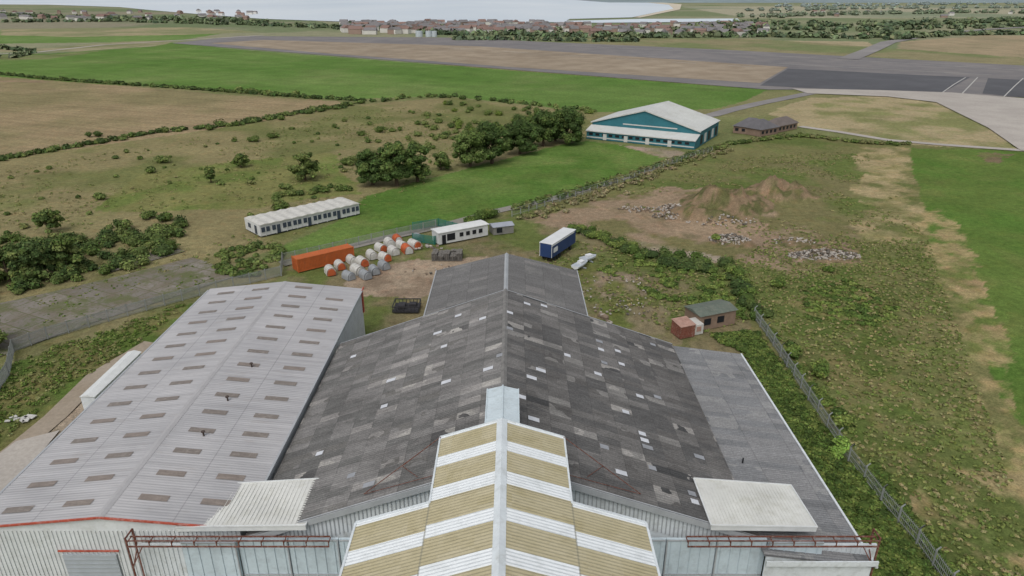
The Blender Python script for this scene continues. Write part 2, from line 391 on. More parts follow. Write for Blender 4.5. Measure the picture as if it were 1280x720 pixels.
def scat(poly,num,smin,smax,cols,out,hz=.8,noise_thr=None,s=12,seed=50):
    PW=[G2(u,v) for u,v in poly]; xs=[p[0] for p in PW]; yy=[p[1] for p in PW]; k=0;tries=0
    while k<num and tries<60:
        x=rng.uniform(min(xs),max(xs),num*2); y_=rng.uniform(min(yy),max(yy),num*2); tries+=1
        ok=inpoly(x,y_,PW)
        if noise_thr is not None: ok&=fbm(x,y_,s,3,seed)>noise_thr
        for a_,b_ in zip(x[ok],y_[ok]):
            if k>=num: break
            r=random.uniform(smin,smax)*random.uniform(.6,1.0); out.append((a_,b_,r*hz*.35,r*random.uniform(.8,1.3),r*random.uniform(.8,1.3),r*hz*random.uniform(.7,1.2),random.choice(cols))); k+=1
def along(pts,step,smin,smax,cols,out,jit=1.0,hz=.9):
    W=[Vector(G2(u,v)) for u,v in pts]
    for a_,b_ in zip(W[:-1],W[1:]):
        L=(b_-a_).length; n=max(1,int(L/step))
        for k in range(n):
            p=a_.lerp(b_,(k+random.random())/n); r=random.uniform(smin,smax)
            out.append((p.x+random.gauss(0,jit),p.y+random.gauss(0,jit),r*hz*.4,r*random.uniform(.8,1.4),r*random.uniform(.8,1.4),r*hz*random.uniform(.6,1.2),random.choice(cols)))
# hedgerows
h=[];along([(-500,70),(0,93),(60,99),(130,104),(260,113),(380,122),(455,126)],2.0,1.0,1.9,GD,h,.7,.8); along([(300,113),(345,120),(372,119)],2,1.3,2.2,GB,h,1.2)
foliage('hedgerow',h,28,.7)
h=[];along([(-500,255),(0,200),(80,186),(150,174),(200,165),(300,156),(370,142),(440,131)],1.2,.8,1.7,GD+GB,h,.9,.8); along([(280,158),(370,143),(440,130),(540,120),(640,128),(745,140)],3.2,1.0,2.2,GD+GB,h,2.0,.8)
foliage('hedgerow',h,34,.5)
h=[];along([(640,262),(700,246),(780,222),(835,205),(880,190),(915,180),(1000,170),(1090,180),(1135,181)],1.0,.7,1.4,GB+[(96,96,62),(90,92,58)],h,.9,.8)
along([(650,275),(720,252),(790,228),(850,205),(905,188)],.9,.5,1.2,[(102,100,68),(92,94,58),(112,104,78)],h,1.6,.7)
foliage('boundary_hedge',h,50,.3)
# scrub bushes in rough field
h=[]
scat([(520,150),(560,128),(745,142),(725,160),(640,170),(600,182),(540,175)],80,1.4,2.8,GB+[(84,98,44)],h,.9)
scat([(400,155),(520,135),(600,180),(560,195),(470,190)],30,1.0,2.2,GB,h,.9)
scat([(-100,240),(440,135),(470,180),(350,300),(0,330)],55,.4,1.3,GB+[(96,100,60)],h,.8)
for u,v,r in [(205,203,1.8),(190,215,1.5),(318,176,1.6),(340,172,1.5),(128,248,1.4),(208,275,1.6),(160,285,1.7),(185,272,1.4),(356,236,1.2),(440,205,2.0),(475,165,2.0),(120,170,1.6),(262,162,1.3),(352,150,1.6)]:
    p=G(u,v)
    for k in range(4): h.append((p[0]+random.gauss(0,r*.5),p[1]+random.gauss(0,r*.5),r*random.uniform(.3,.6),r*.8,r*.8,r*.7,random.choice(GB)))
foliage('scrub_bushes',h,110,.26)
# left thickets
h=[]
scat([(-120,345),(0,300),(110,300),(230,278),(225,318),(110,350),(0,372),(-120,400)],190,1.0,2.1,GD+GB,h,1.0)
scat([(265,345),(270,312),(345,303),(352,322),(320,345)],60,.6,1.4,GB+[(84,96,52)],h,.8)
along([(350,262),(352,245),(395,240),(440,236)],1.5,.8,1.6,GB,h,1.0)
for u,v in [(0,432),(-8,440)]:
    p=G(u,v); 
    for k in range(8): h.append((p[0]-2+random.gauss(0,1.2),p[1]+random.gauss(0,1.2),random.uniform(1,4),1.4,1.4,1.2,random.choice(GB)))
foliage('thicket',h,150,.24)
# grass verge left of hangar
h=[]; LG=[(80,98,44),(92,108,54),(74,90,42),(104,110,62),(114,114,74)]
scat([(-60,520),(0,462),(60,436),(235,378),(180,425),(60,500),(0,560),(-60,620)],700,.2,.6,LG,h,.5)
scat([(60,560),(200,440),(240,400),(225,440),(120,545),(40,620)],160,.2,.5,LG,h,.5)
scat([(-60,395),(150,345),(290,346),(120,402),(-40,462)],110,.12,.35,LG,h,.5,.48,8,59)
foliage('weeds',h,26,.13,core=False,gain=1.2)
# right side brambles and rough growth
h=[];RG=[(76,92,44),(68,84,40),(88,102,50),(62,78,38),(94,106,54)]
scat([(885,420),(945,415),(985,470),(1060,590),(1140,690),(1200,760),(1090,760),(1040,640),(985,540),(930,440)],1500,.35,.9,RG,h,.7)
scat([(950,400),(985,430),(1080,560),(1150,660),(1240,760),(1180,760),(1060,590),(970,430)],420,.35,.9,RG,h,.6,.40,5,52)
foliage('bramble_thicket',h,50,.15,gain=1.2)
h=[]
along([(905,330),(925,360),(950,400)],.8,.8,1.5,RG+GD,h,.8); along([(720,288),(760,302),(800,318),(850,325),(890,335)],.7,.9,1.7,GD+RG,h,1.0)
along([(820,330),(860,335),(890,338)],.7,1.2,2.0,GD,h,.8)
scat([(745,335),(800,325),(900,345),(935,400),(890,385),(820,372)],150,.4,1.1,RG,h,.6,.4,6,53)
scat([(1000,360),(1060,350),(1130,385),(1100,410),(1010,400)],170,.4,1.0,RG+[(84,88,50)],h,.4)
for u,v,r in [(975,360,1.4),(990,445,1.3),(1022,468,1.3),(1035,340,.8),(1050,530,1.3),(895,300,.9),(600,275,1.8),(612,272,1.6),(590,278,1.3)]:
    p=G(u,v)
    for k in range(5): h.append((p[0]+random.gauss(0,r*.4),p[1]+random.gauss(0,r*.4),r*random.uniform(.4,.9),r*.8,r*.8,r*.7,random.choice(RG)))
foliage('undergrowth',h,100,.18)
p=G(1048,570); foliage('bush',[(p[0]+random.gauss(0,.3),p[1]+random.gauss(0,.3),.4+k*.35,.7,.7,.6,(104,128,60)) for k in range(6)],140,.14)
# rough grass tufts
h=[];TG=[(106,112,64),(118,116,76),(96,106,57),(130,122,86),(92,104,54)]
scat([(900,340),(960,300),(1160,300),(1250,560),(1320,760),(1200,760),(1060,560),(950,400)],4600,.10,.36,TG,h,.4)
scat([(720,300),(900,340),(940,400),(860,420),(740,380),(640,320)],1000,.12,.36,TG,h,.5,.42,6,55)
scat([(760,250),(900,200),(1080,185),(1160,300),(960,300)],1000,.2,.55,TG,h,.4,.46,12,57)
scat([(-100,230),(440,140),(560,130),(600,200),(430,270),(240,340),(0,350)],1800,.25,.7,TG,h,.4,.44,14,56)
foliage('rough_grass',h,16,.16,core=False,gain=1.2,up=1.0)
# far tree belts: greens paler and greyer to imitate haze
FG=[(76,88,64),(86,96,70),(70,82,62),(94,102,76)]
h=[]
along([(-400,24),(0,19),(60,22),(150,24),(240,25),(330,29)],7,4,8,FG,h,8)
along([(0,28),(150,27),(330,32),(430,36)],9,4,7,FG,h,8)
along([(420,36),(480,38),(560,44),(640,44),(700,46),(820,47),(960,46),(1060,48),(1130,46)],4.6,3.5,6.5,FG,h,7)
along([(440,33),(560,36),(700,38),(850,40),(960,41)],8,3.5,6.5,FG,h,12)
along([(860,36),(960,30),(1060,34),(1180,30),(1290,26),(1500,30)],7,5,9,FG,h,14)
along([(860,40),(960,36),(1060,39),(1180,36),(1290,33)],9,4,7,FG,h,14)
along([(1110,50),(1180,44),(1290,43),(1500,48)],5,3.5,6,FG,h,5)
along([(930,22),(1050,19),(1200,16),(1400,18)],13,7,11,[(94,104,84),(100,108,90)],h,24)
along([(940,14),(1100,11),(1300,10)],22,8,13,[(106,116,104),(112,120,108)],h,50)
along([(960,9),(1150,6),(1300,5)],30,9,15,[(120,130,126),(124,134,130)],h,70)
along([(560,50),(640,50),(740,52),(800,52)],4,2,4,FG,h,4)
along([(0,60),(40,66),(20,72),(-200,78)],6,1.5,2.5,FG,h,2)
foliage('distant_trees',h,14,3.2)
# far town
tm=[plain('town_wall_white',(200,197,190),.9,.1,.05),plain('town_roof_brown',(126,104,96),.9,.2,.05),plain('town_roof_grey',(120,117,117),.9,.2,.05),plain('town_wall_brick',(146,126,114),.9,.1,.05)]
m=MB()
def house(u,v,sc_=1):
    p=G(u,v); a=random.random()*3.14; w,d,hh=random.uniform(9,17)*sc_,random.uniform(7,10)*sc_,random.uniform(4,6)*sc_
    fr=lambda x,y,z:(p[0]+x*math.cos(a)-y*math.sin(a),p[1]+x*math.sin(a)+y*math.cos(a),z)
    m.prism([(-d/2,0),(d/2,0),(d/2,hh),(-d/2,hh)],-w/2,w/2,fr,random.choice((0,0,3)))
    m.prism([(-d/2-.4,hh+.01),(d/2+.4,hh+.01),(0,hh+d*.38)],-w/2-.3,w/2+.3,fr,random.choice((1,2,2)))
for k in range(90): house(random.uniform(-250,330),random.uniform(15,26),1.15)
for k in range(210): house(random.uniform(430,720),random.uniform(31,43),1.1)
for k in range(100): house(random.uniform(720,960),random.uniform(32,45),1.0)
for k in range(14): house(random.uniform(1000,1400),random.uniform(12,24),1.0)
m.done('distant_town',None,tm)
m=MB()
for u,w in((524,9),(536,8),(543,7)):
    p=G(u,46); 
    m.prism([(math.cos(a)*w/2,math.sin(a)*w/2) for a in [i*math.pi/8 for i in range(16)]],0,7,lambda x,y,z,p=p:(p[0]+y,p[1]+z,x))
m.done('storage_tanks',None,plain('tank_grey',(176,184,188),.6,.1,.1))
# far hills, bluish distance haze painted into their colour
hv=[];hf=[];n=70
for k in range(n):
    x=600+k*160
    e=math.sin(min(1,k/9)*1.57)
    hh=(26+45*fbm(np.array([x*1.0]),np.array([0.]),2600,4,60)[0])*e
    hv+=[(x,4700,-2),(x,5600,hh),(x,8200,hh*2.2),(x,12000,-2)]
for k in range(n-1):
    for q in range(3): hf.append((k*4+q,k*4+4+q,k*4+5+q,k*4+1+q))
pyd('hills',hv,hf,None,plain('hill_mat',(126,139,141),1,.25,.0018))

# ============================================================ MAIN HANGAR
X0=-0.8
def roofmat(name,cols,cw=2.6,ch=1.05,weather=.5,lapd=.2):
    b=NB(name); o=b.obj(); sp=b.n('ShaderNodeSeparateXYZ'); b.l(o,sp.inputs[0])
    r2=b.math('FLOOR',b.math('DIVIDE',sp.outputs[1],ch))
    row=b.math('FLOOR',b.math('DIVIDE',b.math('ADD',sp.outputs[0],0.8),cw))
    cv=b.n('ShaderNodeCombineXYZ'); b.l(row,cv.inputs[0]); b.l(r2,cv.inputs[1])
    wn=b.n('ShaderNodeTexWhiteNoise',noise_dimensions='2D'); b.l(cv.outputs[0],wn.inputs['Vector'])
    rp=b.n('ShaderNodeValToRGB'); rp.color_ramp.interpolation='CONSTANT'
    bias=b.math('ADD',wn.outputs['Value'],b.rng(b.noise(.16,3),.35,.65,-.14,.08),clamp=True)
    b.l(bias,rp.inputs[0])
    els=rp.color_ramp.elements
    for i,(p_,c) in enumerate(cols):
        e=els[i] if i<2 else els.new(p_)
        e.position=p_; e.color=(*lin(c),1)
    c=rp.outputs[0]
    w1=b.noise(.12,5,rough=.6); w2=b.noise(.5,4,stretch=(.25,2.2,1)); w3=b.noise(6,4,rough=.85); w4=b.noise(1.3,5,rough=.75,stretch=(.5,2.6,1))
    f=b.math('MULTIPLY',b.rng(w1,.35,.65,1-.17*weather,1+.17*weather),b.rng(w2,.3,.7,1-.22*weather,1+.2*weather))
    f=b.math('MULTIPLY',f,b.rng(w3,.3,.7,.66,1.36)); f=b.math('MULTIPLY',f,b.rng(w4,.3,.7,1-.25*weather,1+.25*weather))
    fx=b.math('FRACT',b.math('DIVIDE',b.math('ADD',sp.outputs[0],.8),cw)); lap=b.math('LESS_THAN',fx,.03)
    f=b.math('MULTIPLY',f,b.math('SUBTRACT',1.0,b.math('MULTIPLY',lap,lapd)))
    v=b.n('ShaderNodeVectorMath',operation='SCALE'); b.l(c,v.inputs[0]); b.l(f,v.inputs['Scale'])
    return b.out(v.outputs[0],.9)
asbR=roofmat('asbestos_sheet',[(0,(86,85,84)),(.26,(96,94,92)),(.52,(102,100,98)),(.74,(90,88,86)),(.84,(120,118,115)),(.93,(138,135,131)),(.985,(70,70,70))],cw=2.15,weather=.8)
asbL=roofmat('asbestos_sheet_pale',[(0,(98,97,95)),(.26,(108,106,104)),(.52,(115,113,111)),(.74,(102,100,97)),(.84,(130,127,124)),(.93,(146,143,138)),(.985,(82,81,80))],cw=2.15,weather=.8)  # left slope: same sheet pattern, every tone paler than the right slope
asb2=roofmat('asbestos_sheet_dark',[(0,(98,97,96)),(.4,(102,101,100)),(.8,(108,107,105)),(.93,(114,112,110))],weather=.4)
leanm=roofmat('lean_to_sheet',[(0,(124,124,124)),(.4,(117,118,119)),(.75,(130,130,129)),(.9,(110,111,112))],4.2,1.05,.5)
def corr(name,parent,mat,xi,zi,xo,zo,y0,y1,per=.3,amp=.03,thick=.12,nx=2,k=6):
    n=int((y1-y0)/per*k); yv=np.linspace(y0,y1,n); zz=np.cos(np.arange(n)*2*math.pi/k)*amp
    V=[];
    for j in range(nx):
        t=j/(nx-1); V.append(np.stack([np.full(n,xi+(xo-xi)*t),yv,zi+(zo-zi)*t+zz],1))
    V=np.concatenate(V); Q=[]
    for j in range(nx-1):
        a=np.arange(n-1)+j*n; Q.append(np.stack([a,a+1,a+n+1,a+n],1) if xo<xi else np.stack([a,a+n,a+n+1,a+1],1))
    Q=np.concatenate(Q)
    b=len(V); V=np.concatenate([V,[[xi,y0,zi-thick],[xo,y0,zo-thick],[xo,y1,zo-thick],[xi,y1,zi-thick]]]); Q=np.concatenate([Q,[[b,b+1,b+2,b+3]]])
    return npmesh(name,V,Q,None,parent,mat)
white=plain('white_cladding',(206,211,213),.6,.12,.5,dirt=(168,170,166),stretch=(1,1,.3))
pale=plain('pale_blue_door',(190,203,209),.55,.14,.4,dirt=(160,170,175),stretch=(1,1,.25))
grey=plain('grey_flashing',(160,163,165),.6,.15,.8)
rust=plain('rusty_steel',(106,64,52),.9,.35,2.0,dirt=(160,142,132))
redt=plain('red_trim',(168,78,60),.6,.25,1.0,dirt=(190,150,140))
dark=plain('dark_opening',(34,36,40),.5,.2,1)
mh=empty('main_hangar'); RZ=15.7;SL=.355;HW=21.7;YN,YF=45.2,80.3
EZ=RZ-SL*HW
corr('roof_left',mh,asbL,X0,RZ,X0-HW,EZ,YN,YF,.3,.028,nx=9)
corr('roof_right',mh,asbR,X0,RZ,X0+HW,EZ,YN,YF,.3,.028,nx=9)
m=MB()
for y in (YN+.35,YF-.3):
    m.poly([(X0-HW+.3,y,0),(X0+HW-.3,y,0),(X0+HW-.3,y,EZ-.1),(X0,y,RZ-.25),(X0-HW+.3,y,EZ-.1)])
for sx in(-1,1):
    m.poly([(X0+sx*(HW-.3),YN+.35,0),(X0+sx*(HW-.3),YF-.3,0),(X0+sx*(HW-.3),YF-.3,EZ-.1),(X0+sx*(HW-.3),YN+.35,EZ-.1)])
m.done('walls',mh,white)
m=MB()
for sx in(-1,1):
    a=Vector((X0,YN-.06,RZ-.02));b=Vector((X0+sx*HW,YN-.06,EZ-.02))
    m.poly([a,b,b-Vector((0,0,.55)),a-Vector((0,0,.55))]); m.poly([a,b,b+Vector((0,.35,.02)),a+Vector((0,.35,.02))])
    a=Vector((X0,YF+.03,RZ+.05));b=Vector((X0+sx*HW,YF+.03,EZ+.05)); m.poly([a,b,b-Vector((0,0,.4)),a-Vector((0,0,.4))])
    m.poly([a,b,b-Vector((0,.16,0)),a-Vector((0,.16,0))])
    for k in range(60):
        x=sx*(.4+k*.35); m.box((X0+x,YN+.31,(RZ-SL*abs(x))-1.6),(.08,.06,2.1))
m.done('verge_flashing',mh,grey)
m=MB(); 
for k in range(24):
    y=YN+k*1.47
    m.prism([(-.30,-.09),(0,.12),(.30,-.09),(0,.08)],y,y+1.44,lambda x,yy,z:(X0+yy,x,RZ+z))
m.done('ridge_cap',mh,plain('ridge_grey',(124,122,119),.8,.3,1.2))
m=MB()
random.seed(21)
used=set()
for sx,cnt in((-1,13),(1,30)):
    for k in range(cnt):
        r=random.randint(0,8); c=random.randint(1,31); 
        if (sx,r,c) in used: continue
        used.add((sx,r,c))
        xa=r*2.15+.12+random.choice((0,1.0)); xb=xa+random.choice((.7,.8,1.0)); y0=YN+1+c*1.05; y1=y0+.62
        z=lambda x:RZ-SL*x+.05
        m.poly([(X0+sx*xa,y0,z(xa)),(X0+sx*xb,y0,z(xb)),(X0+sx*xb,y1,z(xb)),(X0+sx*xa,y1,z(xa))],0 if random.random()<.6 else 1)
m.done('rooflights',mh,[plain('grp_white',(198,200,204),.4,.15,1),plain('grp_aged',(146,148,152),.5,.2,1)])
corr('rear_roof_left',mh,asb2,X0,14.6,X0-10.5,11.9,YF,96.5,.3,.028,nx=2)
corr('rear_roof_right',mh,asb2,X0,14.6,X0+10.5,11.9,YF,96.5,.3,.028,nx=2)
m=MB(); m.poly([(X0-10.3,96.3,0),(X0+10.3,96.3,0),(X0+10.3,96.3,11.8),(X0,96.3,14.4),(X0-10.3,96.3,11.8)])
for sx in(-1,1): m.poly([(X0+sx*10.3,YF,0),(X0+sx*10.3,96.3,0),(X0+sx*10.3,96.3,11.8),(X0+sx*10.3,YF,11.8)])
m.done('rear_walls',mh,white)
m=MB(); m.prism([(-.3,-.08),(0,.13),(.3,-.08),(0,.05)],YF,96.55,lambda x,yy,z:(X0+yy,x,14.6+z)); 
m.box((X0-10.55,88.4,11.85),(.14,16.2,.16)); m.box((X0+10.55,88.4,11.85),(.14,16.2,.16)); m.done('rear_trim',mh,grey)
# right lean-to
corr('lean_to_roof',mh,leanm,X0+HW-.2,EZ-.25,30.0,6.5,43.6,YF,.3,.028,nx=3)
m=MB(); m.poly([(29.8,43.8,0),(29.8,YF,0),(29.8,YF,6.4),(29.8,43.8,6.4)]); m.poly([(X0+HW,43.8,0),(29.8,43.8,0),(29.8,43.8,6.4),(X0+HW,43.8,7.6)]); m.poly([(X0+HW,YF,0),(29.8,YF,0),(29.8,YF,6.4),(X0+HW,YF,7.6)])
m.box((30.08,61.9,6.5),(.2,36.8,.2)); m.box((25.5,43.5,6.9),(9.2,.12,.5))
m.done('lean_to_walls',mh,white)
# side canopies
m=MB()
for xi,xo in((-17.0,-28.2),(16.4,25.6)):
    b=len(m.v)
    pts=[(xi,44.8,9.75),(xo,45.6,8.85),(xo,51.4,8.5),(xi,50.8,9.75)]
    for p in pts: m.v.append(p)
    for p in pts: m.v.append((p[0],p[1],p[2]-.5))
    m.f+=[[b,b+1,b+2,b+3],[b,b+1,b+5,b+4],[b+1,b+2,b+6,b+5],[b+2,b+3,b+7,b+6],[b+3,b,b+4,b+7]]; m.mi+=[0,1,1,1,1]
    for k in range(30):
        t=(k+.5)/30; m.bar(Vector(pts[0]).lerp(Vector(pts[1]),t)+Vector((0,.02,0)),Vector(pts[3]).lerp(Vector(pts[2]),t)+Vector((0,-.02,0)),.04)
    for a,c in((0,1),(1,2),(2,3),(3,0)): m.bar(Vector(pts[a])+Vector((0,0,.02)),Vector(pts[c])+Vector((0,0,.02)),.12,1)
m.done('door_pocket_roofs',mh,[plain('cream_sheet',(204,204,198),.7,.12,.35,dirt=(182,181,170)),plain('cream_trim',(206,208,206),.6,.1,1)])
# front wall / sliding door leaves
m=MB()
def panel(x0,x1,y,z0,z1,mi=0):
    m.box(((x0+x1)/2,y,(z0+z1)/2),(abs(x1-x0)-.06,.2,z1-z0),0,mi)
for sx in(-1,1):
    edges=[9.5,13.6,17.8,22.0,26.6] 
    for a,b in zip(edges[:-1],edges[1:]):
        off=.28 if int(a)%2 else 0
        panel(X0+sx*a,X0+sx*b,44.5+off,0,8.4)
        for k in range(5): m.box((X0+sx*(a+(b-a)*(k+.5)/5),44.36+off,4.2),(.05,.06,8.2),0,0)
        for zz in(8.3,4.6): m.box((X0+sx*(a+b)/2,44.35+off,zz),(b-a-.1,.07,.10),0,1)
        m.box((X0+sx*(a+.08),44.33+off,4.2),(.1,.1,8.3),0,1)
    xo=31.4 if sx>0 else 30.6
    panel(X0+sx*26.6,X0+sx*xo,45.0,0,7.6,2)
    for k in range(10): m.box((X0+sx*(26.9+k*.4),44.86,3.8),(.1,.06,7.4),0,2)
m.done('hangar_doors',mh,[pale,grey,white])
m=MB()
for sx,xe in((-1,-31.5),(1,30.0)):
    xs0=-15.0 if sx<0 else 14.4
    for z,y in((8.95,43.9),(8.35,43.9),(8.85,44.5)): m.bar((xs0,y,z),(xe,y,z),.10 if z!=8.95 else .08)
    n=9
    for k in range(n+1):
        x=xs0+(xe-xs0)*k/n; m.bar((x,43.9,8.3),(x,43.9,9.0),.07); m.bar((x,43.9,8.7),(x,44.6,8.7),.07)
    m.bar((xe,43.9,9.3),(xe,43.9,4.5),.11); m.bar((xe,45.0,9.2),(xe,45.0,0),.14); m.bar((xe,43.9,9.2),(xe,45.0,9.2),.1); m.bar((xe,43.9,6.0),(xe,45,7.2),.08)
    m.bar((xe-sx*1.2,43.9,8.3),(xe,43.9,6.2),.08)
m.done('door_gantry',mh,rust)
# tail dock with striped roof
sm_=NB('striped_roof'); o=sm_.obj(); sp=sm_.n('ShaderNodeSeparateXYZ'); sm_.l(o,sp.inputs[0])
ax=sm_.math('ABSOLUTE',sm_.math('ADD',sp.outputs[0],.8))
outer=sm_.math('GREATER_THAN',ax,5.05)
fr=sm_.math('FRACT',sm_.math('DIVIDE',sm_.math('SUBTRACT',sm_.math('ADD',sp.outputs[1],sm_.math('MULTIPLY',outer,.55)),46.9-3.75*20),3.75))
st=sm_.math('GREATER_THAN',fr,.36)
edge=sm_.math('GREATER_THAN',ax,.38)
st=sm_.math('MULTIPLY',st,edge)
yl=sm_.mix(sm_.rng(sm_.noise(.5,5,rough=.65),.3,.7,0,1),lin((152,143,110)),lin((170,161,132)))
cell=sm_.n('ShaderNodeTexWhiteNoise',noise_dimensions='2D'); cv=sm_.n('ShaderNodeCombineXYZ'); sm_.l(sm_.math('FLOOR',sm_.math('DIVIDE',sp.outputs[1],.94)),cv.inputs[1]); sm_.l(sm_.math('FLOOR',sm_.math('DIVIDE',sp.outputs[0],2.4)),cv.inputs[0]); sm_.l(cv.outputs[0],cell.inputs['Vector'])
yl=sm_.mix(sm_.rng(cell.outputs['Value'],0,1,0,.22),yl,lin((190,184,164)))
yl=sm_.mix(sm_.rng(sm_.noise(2.2,6,rough=.8,stretch=(.5,2,1)),.52,.75,0,.6),yl,lin((126,116,84)))
wt=sm_.mix(sm_.rng(sm_.noise(.8,5,rough=.7),.48,.75,0,.7),lin((210,214,215)),lin((178,182,181)))
cw=sm_.mix(st,wt,yl)
seam=sm_.math('LESS_THAN',sm_.math('ABSOLUTE',sm_.math('SUBTRACT',ax,5.05)),.06)
cw=sm_.mix(sm_.math('MULTIPLY',seam,.6),cw,lin((120,118,104)))
sm_.out(cw,.6)
SM=sm_.m
td=mh
TZ=18.5;TS=.34
for sx in(-1,1):
    corr('tail_dock_roof',td,SM,X0,TZ,X0+sx*5.0,TZ-TS*5.0,39.2,47.1,.3,.03,nx=3)
    corr('tail_dock_roof_wide',td,SM,X0,TZ,X0+sx*10.4,TZ-TS*10.4,26.0,39.2,.3,.03,nx=5)
m=MB()
m.prism([(-.42,-.11),(0,.1),(.42,-.11),(0,.04)],26,47.15,lambda x,yy,z:(X0+yy,x,TZ+z))
for sx in(-1,1):
    m.bar((X0+sx*5.05,39.2,TZ-TS*5.05),(X0+sx*5.05,47.1,TZ-TS*5.05),.14)
    m.bar((X0+sx*10.45,26,TZ-TS*10.45),(X0+sx*10.45,39.2,TZ-TS*10.45),.16)
    m.bar((X0+sx*5.0,39.26,TZ-TS*5+.02),(X0+sx*10.45,39.26,TZ-TS*10.45+.02),.15)
    m.bar((X0,47.15,TZ),(X0+sx*5.05,47.15,TZ-TS*5.05),.14)
m.done('tail_dock_trim',td,plain('white_trim',(206,212,214),.5,.12,.6,dirt=(178,182,180)))
m=MB()
for w,y0,y1 in((4.8,39.3,47.0),(10.2,26.2,39.1)):
    hh=TZ-TS*w-.15
    for sx in(-1,1): m.poly([(X0+sx*w,y0,0),(X0+sx*w,y1,0),(X0+sx*w,y1,hh),(X0+sx*w,y0,hh)])
    for y in(y0,y1): m.poly([(X0-w,y,0),(X0+w,y,0),(X0+w,y,hh),(X0,y,TZ-.2),(X0-w,y,hh)])
m.done('tail_dock_walls',td,pale)
m=MB(); m.prism([(-1.35,-3),(1.35,-3),(1.35,-.35),(0,0),(-1.35,-.35)],47.2,52.6,lambda x,yy,z:(X0+yy,x,18.35+z))
m.bar((X0,47.2,18.4),(X0,52.6,18.4),.12); m.bar((X0-1.37,47.2,18.02),(X0-1.37,52.6,18.02),.1); m.bar((X0+1.37,47.2,18.02),(X0+1.37,52.6,18.02),.1)
for k in range(5): m.bar((X0-1.37,47.8+k*1.1,17.99),(X0,47.8+k*1.1,18.36),.04); m.bar((X0+1.37,47.8+k*1.1,17.99),(X0,47.8+k*1.1,18.36),.04)
m.done('ridge_monitor',td,plain('pale_grp',(192,203,207),.5,.12,.7,dirt=(170,178,178)))
m=MB()
for sx in(-1,1):
    a=(X0+sx*5,47,16.9)
    m.bar(a,(X0+sx*8.6,48.6,12.8),.05); m.bar(a,(X0+sx*11.5,46.2,11.8),.05); m.bar((X0+sx*7,46.4,13.4),(X0+sx*8.6,48.6,12.8),.04); m.bar((X0+sx*5,45.8,14.2),(X0+sx*11.5,46.2,11.8),.04)
m.done('tie_cables',td,rust)
m=MB()
for x,y,hh in((22.5,50,1.2),(22.7,56,.8)): m.bar((x,y,7.3),(x,y,7.3+hh),.12)
m.done('vent_pipes',mh,dark)

# ============================================================ LEFT WAREHOUSE
lw=empty('warehouse')
def ribmat(name,c,c2):
    b=NB(name); o=b.obj(); sp=b.n('ShaderNodeSeparateXYZ'); b.l(o,sp.inputs[0])
    t=b.rng(b.noise(.09,5,rough=.6),.35,.65,0,1); cc=b.mix(t,lin(c),lin(c2))
    fy=b.math('FRACT',b.math('DIVIDE',sp.outputs[1],1.0)); l1=b.math('MULTIPLY',b.math('LESS_THAN',fy,.12),.10)
    fx=b.math('FRACT',b.math('DIVIDE',b.math('ADD',sp.outputs[0],34.4),5.9)); l2=b.math('MULTIPLY',b.math('LESS_THAN',fx,.018),.25)
    w2=b.rng(b.noise(.6,4,stretch=(.2,2.5,1)),.3,.7,.88,1.08)
    rs=b.rng(b.noise(.9,6,rough=.75,stretch=(.4,1.4,1)),.56,.72,0,.55)
    f=b.math('MULTIPLY',w2,b.math('SUBTRACT',1.0,b.math('ADD',l1,l2)))
    v=b.n('ShaderNodeVectorMath',operation='SCALE'); b.l(cc,v.inputs[0]); b.l(f,v.inputs['Scale'])
    return b.out(b.mix(rs,v.outputs[0],lin((146,140,134))),.6)
wr=ribmat('warehouse_sheet',(158,157,158),(173,171,171))
LX0,LX1,LXR=-46,-22.75,-34.4; LY0,LY1=45.6,97; LZE,LZR=8.7,9.9
corr('roof_left',lw,wr,LXR,LZR,LX0,LZE,LY0,LY1,.34,.014,nx=2)
corr('roof_right',lw,wr,LXR,LZR,LX1,LZE,LY0,LY1,.34,.014,nx=2)
m=MB()
for y in(LY0+.2,LY1-.2): m.poly([(LX0+.2,y,0),(LX1-.2,y,0),(LX1-.2,y,LZE-.1),(LXR,y,LZR-.15),(LX0+.2,y,LZE-.1)])
for x in(LX0+.2,LX1-.2): m.poly([(x,LY0+.2,0),(x,LY1-.2,0),(x,LY1-.2,LZE-.1),(x,LY0+.2,LZE-.1)])
for k in range(62): 
    x=LX0+.4+k*.37; m.box((x,LY0+.16,4.2),(.1,.07,8.2))
for k in range(40):
    m.box((LX1-.17,80.6+k*.4,4.2),(.07,.1,8.6))
m.done('walls',lw,plain('white_ribbed_wall',(206,209,209),.6,.1,.5,dirt=(182,184,180)))
m=MB()
for xa,xb in((LX0,LXR),(LXR,LX1)):
    za,zb=(LZE,LZR) if xa==LX0 else (LZR,LZE)
    m.bar((xa,LY0-.05,za-.02),(xb,LY0-.05,zb-.02),.15)
m.box((-36.2,LY0+.05,6.2),(5.2,.12,.12)); 
m.box((LX1+.02,88,.8),(.12,15,.5)); m.box((LX1-.05,96.6,6.8),(.2,.5,3.6)); m.box((LX1+.02,96.9,8.66),(.16,1.6,.2))
m.done('red_trim',lw,redt)
m=MB(); m.box((LX1+.02,71,LZE-.05),(.22,50.8,.2)); m.box((LX0-.02,71,LZE-.05),(.22,50.8,.2)); m.done('gutters',lw,grey)
m=MB(); m.prism([(-.35,-.03),(0,.05),(.35,-.03),(0,.02)],LY0,LY1,lambda x,yy,z:(LXR+yy,x,LZR+.02+z)); m.done('ridge_cap',lw,plain('ridge_pale',(164,162,162),.6,.12,.6))
m=MB(); m.box((-36.2,LY0+.06,2.9),(4.6,.16,5.8)); 
for k in range(12): m.box((-36.2,LY0-.04,.4+k*.45),(4.5,.06,.05))
m.done('roller_door',lw,plain('roller_grey',(160,166,170),.5,.1,1))
m=MB()
